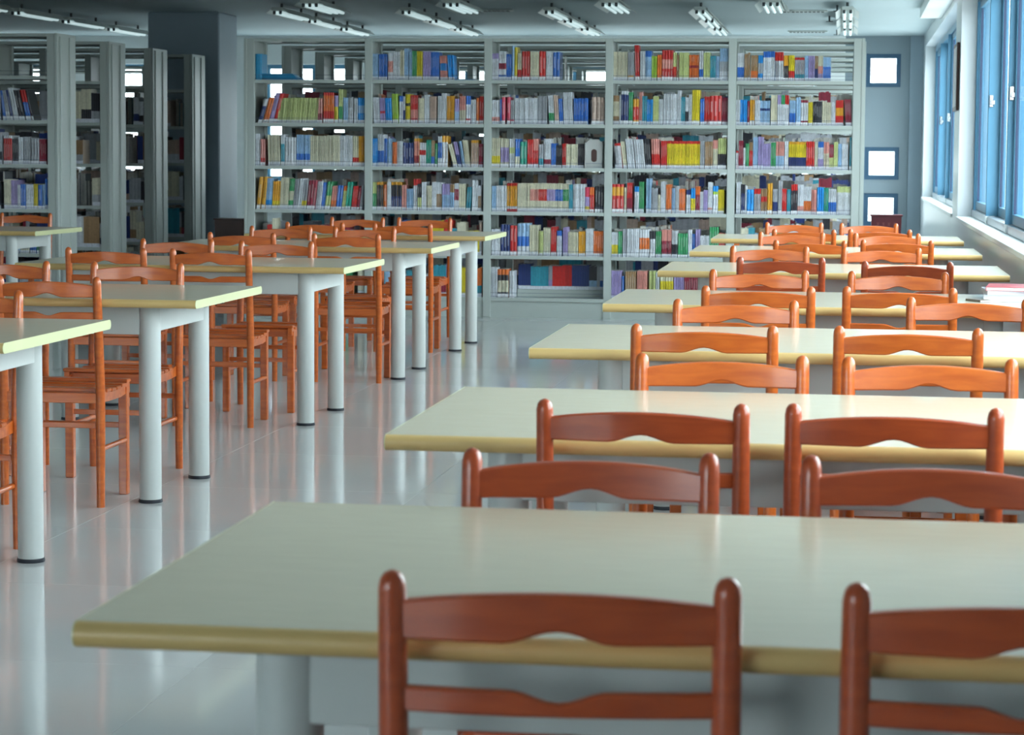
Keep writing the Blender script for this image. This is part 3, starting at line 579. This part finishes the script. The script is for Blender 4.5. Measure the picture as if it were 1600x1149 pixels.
# ---------------------------------------------------------------- reading tables
TL, TW, TH, TT = 1.58, .94, .75, .030
def make_table():
    r = empty('reading_table', (0, 0, 0))          # origin: floor below the near left corner
    t = TT; R = t / 2
    top = MB(); top.prism([(R, TH - t), (TW - R, TH - t), (TW - R, TH), (R, TH)], 'x', .0015, TL - .0015)
    tp = top.build('tabletop', 'top', r)
    for s_ in (0, 1):
        pr = [(TW - R, TH), (TW - R, TH - t)] if s_ else [(R, TH - t), (R, TH)]
        arc = []
        for i in range(1, 8):
            a = math.pi / 2 + math.pi * i / 8 if not s_ else -math.pi / 2 + math.pi * i / 8
            arc.append(((TW - R if s_ else R) + R * math.cos(a), TH - R + R * math.sin(a)))
        poly = ([(R, TH)] + arc + [(R, TH - t)]) if not s_ else ([(TW - R, TH - t)] + arc + [(TW - R, TH)])
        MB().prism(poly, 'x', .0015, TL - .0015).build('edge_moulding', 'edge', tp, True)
    for x0 in (0, TL - .0015):
        poly = [(R, TH)] + [(R + R * math.cos(math.pi / 2 + math.pi * i / 8), TH - R + R * math.sin(math.pi / 2 + math.pi * i / 8)) for i in range(1, 8)] + [(R, TH - t), (TW - R, TH - t)] + \
               [(TW - R + R * math.cos(-math.pi / 2 + math.pi * i / 8), TH - R + R * math.sin(-math.pi / 2 + math.pi * i / 8)) for i in range(1, 8)] + [(TW - R, TH)]
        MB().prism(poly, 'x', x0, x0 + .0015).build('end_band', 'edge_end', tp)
    ax, ay = .215, .15
    lm = MB().tube([(0, 0, .012), (0, 0, TH - t - .0005)], [.040, .040], 24).mesh('leg', 'leg', True)
    cm = MB().tube([(0, 0, 0), (0, 0, .004), (0, 0, .0125)], [.043, .044, .042], 24).mesh('foot_cap', 'rubber', True)
    for x in (ax, TL - ax):
        for y in (ay, TW - ay):
            l = link('leg', lm, r); l.location = (x, y, 0); link('foot_cap', cm, l)
    za, zb = TH - t - .105, TH - t - .0005
    for y in (ay - .02, TW - ay + .02): MB().box(ax + .03, TL - ax - .03, y - .009, y + .009, za, zb, .002).build('apron', 'leg', r)
    for x in (ax - .02, TL - ax + .02): MB().box(x - .009, x + .009, ay + .03, TW - ay - .03, za + .01, zb, .002).build('apron', 'leg', r)
    return r
TABLES = []
yR = [2.455, 4.22, 6.205, 8.12, 10.51, 12.66, 14.66]; yL = [6.03, 7.92, 10.36, 12.61, 14.53]
XR, XLt = -.853, -2.284 - TL
proto = make_table()
def nice(i, n): return 'nearest' if i == 0 else ('farthest' if i == n - 1 else ORD[i] + ' nearest')
for i, y in enumerate(yR):
    t = proto if i == 0 else copy_tree(proto); t.location = (XR, y, 0)
    tag(t, '%s long grey-topped reading table in the row along the windows' % nice(i, 7), 'table', 'grey reading tables')
for i, y in enumerate(yL):
    t = copy_tree(proto); t.location = (XLt, y, 0)
    tag(t, '%s grey reading table of the row left of the aisle' % nice(i, 5), 'table', 'grey reading tables')
t = copy_tree(proto); t.location = (-5.235 - TL, 14.42, 0)
tag(t, 'grey reading table at the far left edge before the bookshelves', 'table', 'grey reading tables')

# ---------------------------------------------------------------- chairs
def lean_y(z): return 0. if z < .42 else -.034 * (z - .42) / .41
def rail(zb, zt, th, bow, nx=28, x1=.168):
    """curved back rail; zb, zt: functions of x giving lower and upper edge"""
    mb = MB(); vs = []; fs = []
    for i in range(nx + 1):
        x = -x1 + 2 * x1 * i / nx; yb = -bow * (1 - (x / x1) ** 2)
        a, b = zb(x), zt(x); e_ = .003
        for (z, dy) in ((a, -th / 2 + e_), (a + e_, -th / 2), (b - e_, -th / 2), (b, -th / 2 + e_), (b, th / 2 - e_), (b - e_, th / 2), (a + e_, th / 2), (a, th / 2 - e_)):
            vs.append((x, yb + dy + lean_y(z), z))
    for i in range(nx):
        for k in range(8): fs.append((i * 8 + k, i * 8 + (k + 1) % 8, (i + 1) * 8 + (k + 1) % 8, (i + 1) * 8 + k))
    fs.append(tuple(range(8))); fs.append(tuple(nx * 8 + k for k in range(7, -1, -1)))
    return mb.add(vs, fs)
def scoop(x, hw): return 0 if abs(x) > hw else .5 * (1 + math.cos(math.pi * x / hw))
CH = {}
def chair_meshes(m):
    d = {}
    zz = [0, .1, .25, .42, .55, .70, .79, .812, .823, .829, .832]
    rr = [.0150, .0155, .0168, .0172, .0170, .0162, .0158, .0155, .0130, .0085, .002]
    d['post'] = MB().tube([(0, lean_y(z) if z > .42 else -.004 * (1 - z / .42), z) for z in zz], rr, 16).mesh('back_post', m, True)
    d['top_rail'] = rail(lambda x: (.757 + .0145 * scoop(x, .062)), lambda x: .800 + .013 * (1 - (x / .168) ** 2), .018, .016).mesh('top_rail', m, True)
    d['lower_rail'] = rail(lambda x: .676, lambda x: .704 - .013 * scoop(x, .055), .016, .014).mesh('lower_rail', m, True)
    def st(y): return .432 - .016 * math.sin(math.pi * min(max(y / .36, 0), 1)) + (.004 if y > .3 else 0)
    ys = [.0 + .355 * i / 10 for i in range(11)]
    d['side_rail'] = MB().prism([(y, st(y) - .013) for y in ys] + [(.355, .385), (.25, .372), (.1, .372), (0, .378)], 'x', -.010, .010).mesh('seat_side_rail', m)
    d['slats'] = []
    for i in range(6):
        y0 = .022 + i * .0575; z = st(y0 + .025)
        d['slats'].append(MB().box(-.180 if i else -.16, .180 if i else .16, y0, y0 + .048, z - .013, z, .003).mesh('seat_slat', m))
    d['front_rail'] = MB().box(-.152, .152, .318, .336, .375, .414, .002).mesh('front_rail', m)
    d['back_rail'] = MB().box(-.17, .17, -.010, .010, .375, .412, .002).mesh('back_seat_rail', m)
    d['leg'] = MB().box(-.0165, .0165, -.0165, .0165, 0, .405, .003).mesh('front_leg', m)
    d['side_st'] = MB().tube([(0, .0, .205), (0, .32, .205)], [.0095, .0095], 10).mesh('side_stretcher', m, True)
    d['bar'] = MB().box(-.165, .165, -.0065, .0065, 0, .020, .002).mesh('stretcher', m)
    return d
def make_chair(m):
    d = chair_meshes(m); r = empty('wooden_chair', (0, 0, 0))
    for s_ in (-1, 1):
        link('back_post', d['post'], r).location = (s_ * .18, 0, 0)
        link('seat_side_rail', d['side_rail'], r).location = (s_ * .165, 0, 0)
        link('front_leg', d['leg'], r).location = (s_ * .163, .322, 0)
        link('side_stretcher', d['side_st'], r).location = (s_ * .170, 0, 0)
    link('top_rail', d['top_rail'], r); link('lower_rail', d['lower_rail'], r)
    for sm in d['slats']: link('seat_slat', sm, r)
    link('front_rail', d['front_rail'], r); link('back_seat_rail', d['back_rail'], r)
    link('stretcher', d['bar'], r).location = (0, .322, .250); link('stretcher', d['bar'], r).location = (0, 0, .285)
    return r
protos = [make_chair('wood0'), make_chair('wood1')]
used = [False, False]
def chair(x, ytop, ang, far, kind, label):
    o = protos[kind] if not used[kind] else copy_tree(protos[kind]); used[kind] = True
    rz = (math.pi if far else 0) + ang
    off = Vector((0, -.033, 0)); off.rotate(Matrix.Rotation(rz, 3, 'Z'))
    o.location = (x - off.x, ytop - off.y, 0); o.rotation_euler = (0, 0, rz)
    tag(o, label, 'chair', 'wooden chairs with arched back rails')
# window row: table -> near side pair, far side pair: (left post x, y, right post x, y, kind)
RC = [[(-.478, 2.408, -.117, 2.43, 1), (.018, 2.425, .378, 2.432, 1), (-.558, 3.442, -.199, 3.455, 1), (-.046, 3.46, .314, 3.465, 1)],
      [(-.541, 4.165, -.183, 4.155, 1), (-.09, 4.182, .271, 4.180, 1), (-.451, 5.185, -.095, 5.195, 0), (.007, 5.192, .371, 5.215, 0)],
      [(-.548, 6.085, -.188, 6.097, 0), (-.017, 6.139, .348, 6.137, 0), (-.516, 7.175, -.159, 7.185, 0), (.208, 7.46, .568, 7.46, 0)],
      [(-.476, 7.935, -.118, 7.949, 0), (.003, 8.015, .365, 8.008, 0), (-.518, 9.09, -.158, 9.10, 0), (.020, 9.09, .385, 9.11, 0)],
      [(-.465, 10.23, -.105, 10.26, 1), (.079, 9.965, .44, 9.985, 1), (-.557, 11.48, -.197, 11.49, 0), (-.008, 11.48, .352, 11.49, 0)],
      [(-.372, 12.34, -.012, 12.36, 0), (.089, 12.545, .45, 12.56, 0), (-.5, 13.635, -.14, 13.64, 0), (.051, 13.635, .415, 13.64, 0)],
      [(-.437, 14.17, -.080, 14.19, 0), (.023, 14.34, .382, 14.36, 0), (-.531, 15.635, -.172, 15.64, 0), (-.034, 15.635, .325, 15.64, 0)]]
SIDE = ['near side left', 'near side right', 'far side left', 'far side right']
for ti, cs in enumerate(RC):
    for ci, (xa, ya, xb, yb, kd) in enumerate(cs):
        far = ci > 1; ang = math.atan2(yb - ya, xb - xa)
        nm = '%s wooden chair, %s, %s table of the window row' % (('orange', 'reddish brown')[kd], SIDE[ci], nice(ti, 7))
        chair((xa + xb) / 2, (ya + yb) / 2, ang, far, kd, nm)
LC = [[None, None, None, (-2.80, 7.06, 0)],
      [(-3.395, 7.86, 0), (-2.816, 7.885, 0), (-3.395, 8.985, 0), (-2.833, 8.985, 0)],
      [(-3.395, 10.29, 0), (-2.905, 10.325, 0), (-3.395, 11.44, 0), (-2.85, 11.345, 0)],
      [(-3.33, 12.47, 0), (-2.74, 12.485, 0), (-3.395, 13.63, 0), (-2.88, 13.64, 0)],
      [(-3.385, 14.49, 0), (-2.81, 14.48, 0), (-3.37, 15.72, 0), (-2.91, 15.80, 0)]]
for ti, cs in enumerate(LC):
    for ci, q in enumerate(cs):
        if q: chair(q[0], q[1], 0, ci > 1, q[2], 'orange wooden chair, %s, %s table left of the aisle' % (SIDE[ci], nice(ti, 5)))
chair(-5.82, 15.85, 0, True, 0, 'orange wooden chair behind the table at the far left edge')

# ---------------------------------------------------------------- small things
# magazines on the fourth window-row table
def slab(name, m, x, y, z, rz, w_, d_, h, label, cat, cover=None):
    r = tag(empty(name, (x, y, z), rz), label, cat, 'magazines on the fourth window-row table')
    MB().box(-w_ / 2 + .002, w_ / 2 - .001, -d_ / 2 + .002, d_ / 2 - .002, .001, h - .001).build('pages', 'paper', r)
    cv = MB(); cv.box(-w_ / 2, w_ / 2, -d_ / 2, d_ / 2, h - .001, h); cv.box(-w_ / 2, w_ / 2, -d_ / 2, d_ / 2, 0, .001); cv.box(-w_ / 2, -w_ / 2 + .0015, -d_ / 2, d_ / 2, .001, h - .001)
    cv.build('cover', m, r)
red = mat('red_cover', (.72, .06, .06), .3); wht = mat('white_cover', (.72, .74, .80), .35); kra = mat('kraft_cover', (.22, .17, .13), .5)
slab('magazine', wht, .612, 8.72, .7505, -.05, .21, .27, .024, 'thick white magazine at the bottom of the pile by the window', 'magazine')
slab('magazine', wht, .616, 8.74, .7750, .03, .21, .27, .014, 'white magazine in the middle of the pile by the window', 'magazine')
slab('magazine', red, .622, 8.73, .7895, -.10, .20, .26, .014, 'bright red magazine on top of the pile by the window', 'magazine')
slab('booklet', kra, .482, 8.60, .7505, .5, .045, .10, .008, 'small brown booklet on the table before the magazine pile', 'booklet')

# dark red wooden stand by the end of the long shelf, with four worn characters
def stand(x, y, top, m, label, marks):
    r = tag(empty('wooden_stand', (x, y, 0)), label, 'wooden stand')
    MB().box(-.105, .105, -.09, .09, .02, top - .30, .004).build('pedestal', m, r)
    MB().prism([(-.115, top - .30), (.115, top - .30), (.122, top - .012), (-.122, top - .012)], 'y', -.1, .1).build('box', m, r)
    MB().box(-.132, .132, -.11, .11, top - .012, top, .003).build('lid', m, r); MB().box(-.12, .12, -.105, .105, 0, .02, .003).build('base', m, r)
    if marks:
        for i in range(4):
            cx = -.066 + .044 * i; mk = MB()
            for q in ((-.010, .010, .008, .0105), (-.010, .010, -.0105, -.008), (-.0012, .0012, -.008, .008), (-.008, .008, -.001, .0015)):
                mk.box(cx + q[0], cx + q[1], -.1012, -.1, top - .075 + q[2], top - .075 + q[3])
            mk.build('faded_character', 'gold', r)
stand(.315, 19.0, .807, 'darkred', 'dark red wooden box stand with four faded characters by the end windows', True)
stand(-5.16, 19.0, .715, 'brown', 'dark brown wooden stand between the column and the long bookshelf', False)

# framed notice seen edge-on on the pier between the two windows
nb = tag(empty('notice_board', (XW, 17.62, 1.62)), 'narrow dark framed notice on the white pier between the windows', 'notice board')
MB().box(-.022, -.001, -.26, .26, 0, .5, .003).build('frame', 'brown', nb); MB().box(-.024, -.0221, -.23, .23, .03, .47).build('sheet', 'paper', nb)

# ceiling: fluorescent lamps, air slots, sprinklers
def lamp_proto(ntube, wd):
    r = empty('ceiling_lamp', (0, 0, ZC)); L = 1.10
    MB().box(-wd / 2, wd / 2, 0, L, -.075, -.045, .004).build('housing', 'lampbody', r)
    for s_ in (-1, 1):
        MB().prism([(s_ * wd / 2, -.050), (s_ * (wd / 2 + .05), -.094), (s_ * (wd / 2 + .05), -.097), (s_ * wd / 2, -.056)], 'y', .01, L - .01).build('reflector', 'lampbody', r)
    for y in (.18, L - .18): MB().tube([(0, y, -.046), (0, y, -.0005)], [.012, .012], 8).build('stem', 'dark', r)
    for i in range(ntube):
        x = (i - (ntube - 1) / 2) * .055
        tb = MB().tube([(x, .03, -.092), (x, L - .03, -.092)], [.013, .013], 10).build('tube', 'tube', r, True)
        for y in (.012, L - .034): MB().box(x - .012, x + .012, y, y + .022, -.106, -.074, .003).build('socket', 'dark', tb)
    return r
lp2 = lamp_proto(2, .10); lp3 = lamp_proto(3, .16); u2 = u3 = False
XC = [-7.45, -5.03, -3.87, -2.60, -1.29, -.03]; CNm = ['leftmost', 'second from left', 'third from left', 'fourth from left', 'fifth from left', 'rightmost']
YN = [17.0, 20.05, 21.4, 22.78]; RN = ['nearest', 'second', 'third', 'farthest']
for i, x in enumerate(XC):
    for j, y in enumerate(YN):
        if i == 0 and j == 0: y = 18.7
        o = copy_tree(lp2) if u2 else lp2; u2 = True; o.location = (x, y, ZC)
        tag(o, 'twin-tube fluorescent lamp, %s line of lamps, %s from the viewer' % (CNm[i], RN[j]), 'ceiling lamp', 'twin-tube ceiling lamps')
for i, x in enumerate([-4.5, -3.3, -1.97, -.65]):
    o = copy_tree(lp3) if u3 else lp3; u3 = True; o.location = (x, 19.05, ZC)
    tag(o, 'wide three-tube fluorescent lamp, %s of the four across the ceiling' % ['leftmost', 'second from left', 'third from left', 'rightmost'][i], 'ceiling lamp', 'three-tube ceiling lamps')
def vent(x, y, ln, label):
    r = tag(empty('air_slot', (x, y, ZC)), label, 'air vent', 'slot vents in the ceiling')
    MB().box(-ln / 2, ln / 2, -.05, .05, -.016, -.0005, .003).build('frame', 'lampbody', r)
    for i in range(10):
        a = -ln / 2 + .02 + i * (ln - .04) / 10
        MB().box(a, a + (ln - .04) / 10 - .012, -.04, .04, -.021, -.0161).build('slat', 'dark', r)
vent(-3.3, 21.1, .46, 'slotted air vent left in the ceiling above the bookshelf')
vent(-.42, 21.3, .42, 'slotted air vent right in the ceiling, nearer of two')
vent(-.45, 24.8, .42, 'slotted air vent right in the ceiling, farther of two')
for x, y, lb_ in ((-.12, 20.6, 'nearest'), (-.20, 22.2, 'second'), (-.14, 24.6, 'farthest')):
    r = tag(empty('sprinkler', (x + .0, y, ZC)), '%s small ceiling sprinkler near the rightmost line of lamps' % lb_, 'sprinkler', 'ceiling sprinklers')
    MB().tube([(0, 0, -.0005), (0, 0, -.05)], [.010, .008], 8).build('pipe', 'dark', r); MB().tube([(0, 0, -.0502), (0, 0, -.055)], [.035, .035], 12).build('deflector', 'dark', r)
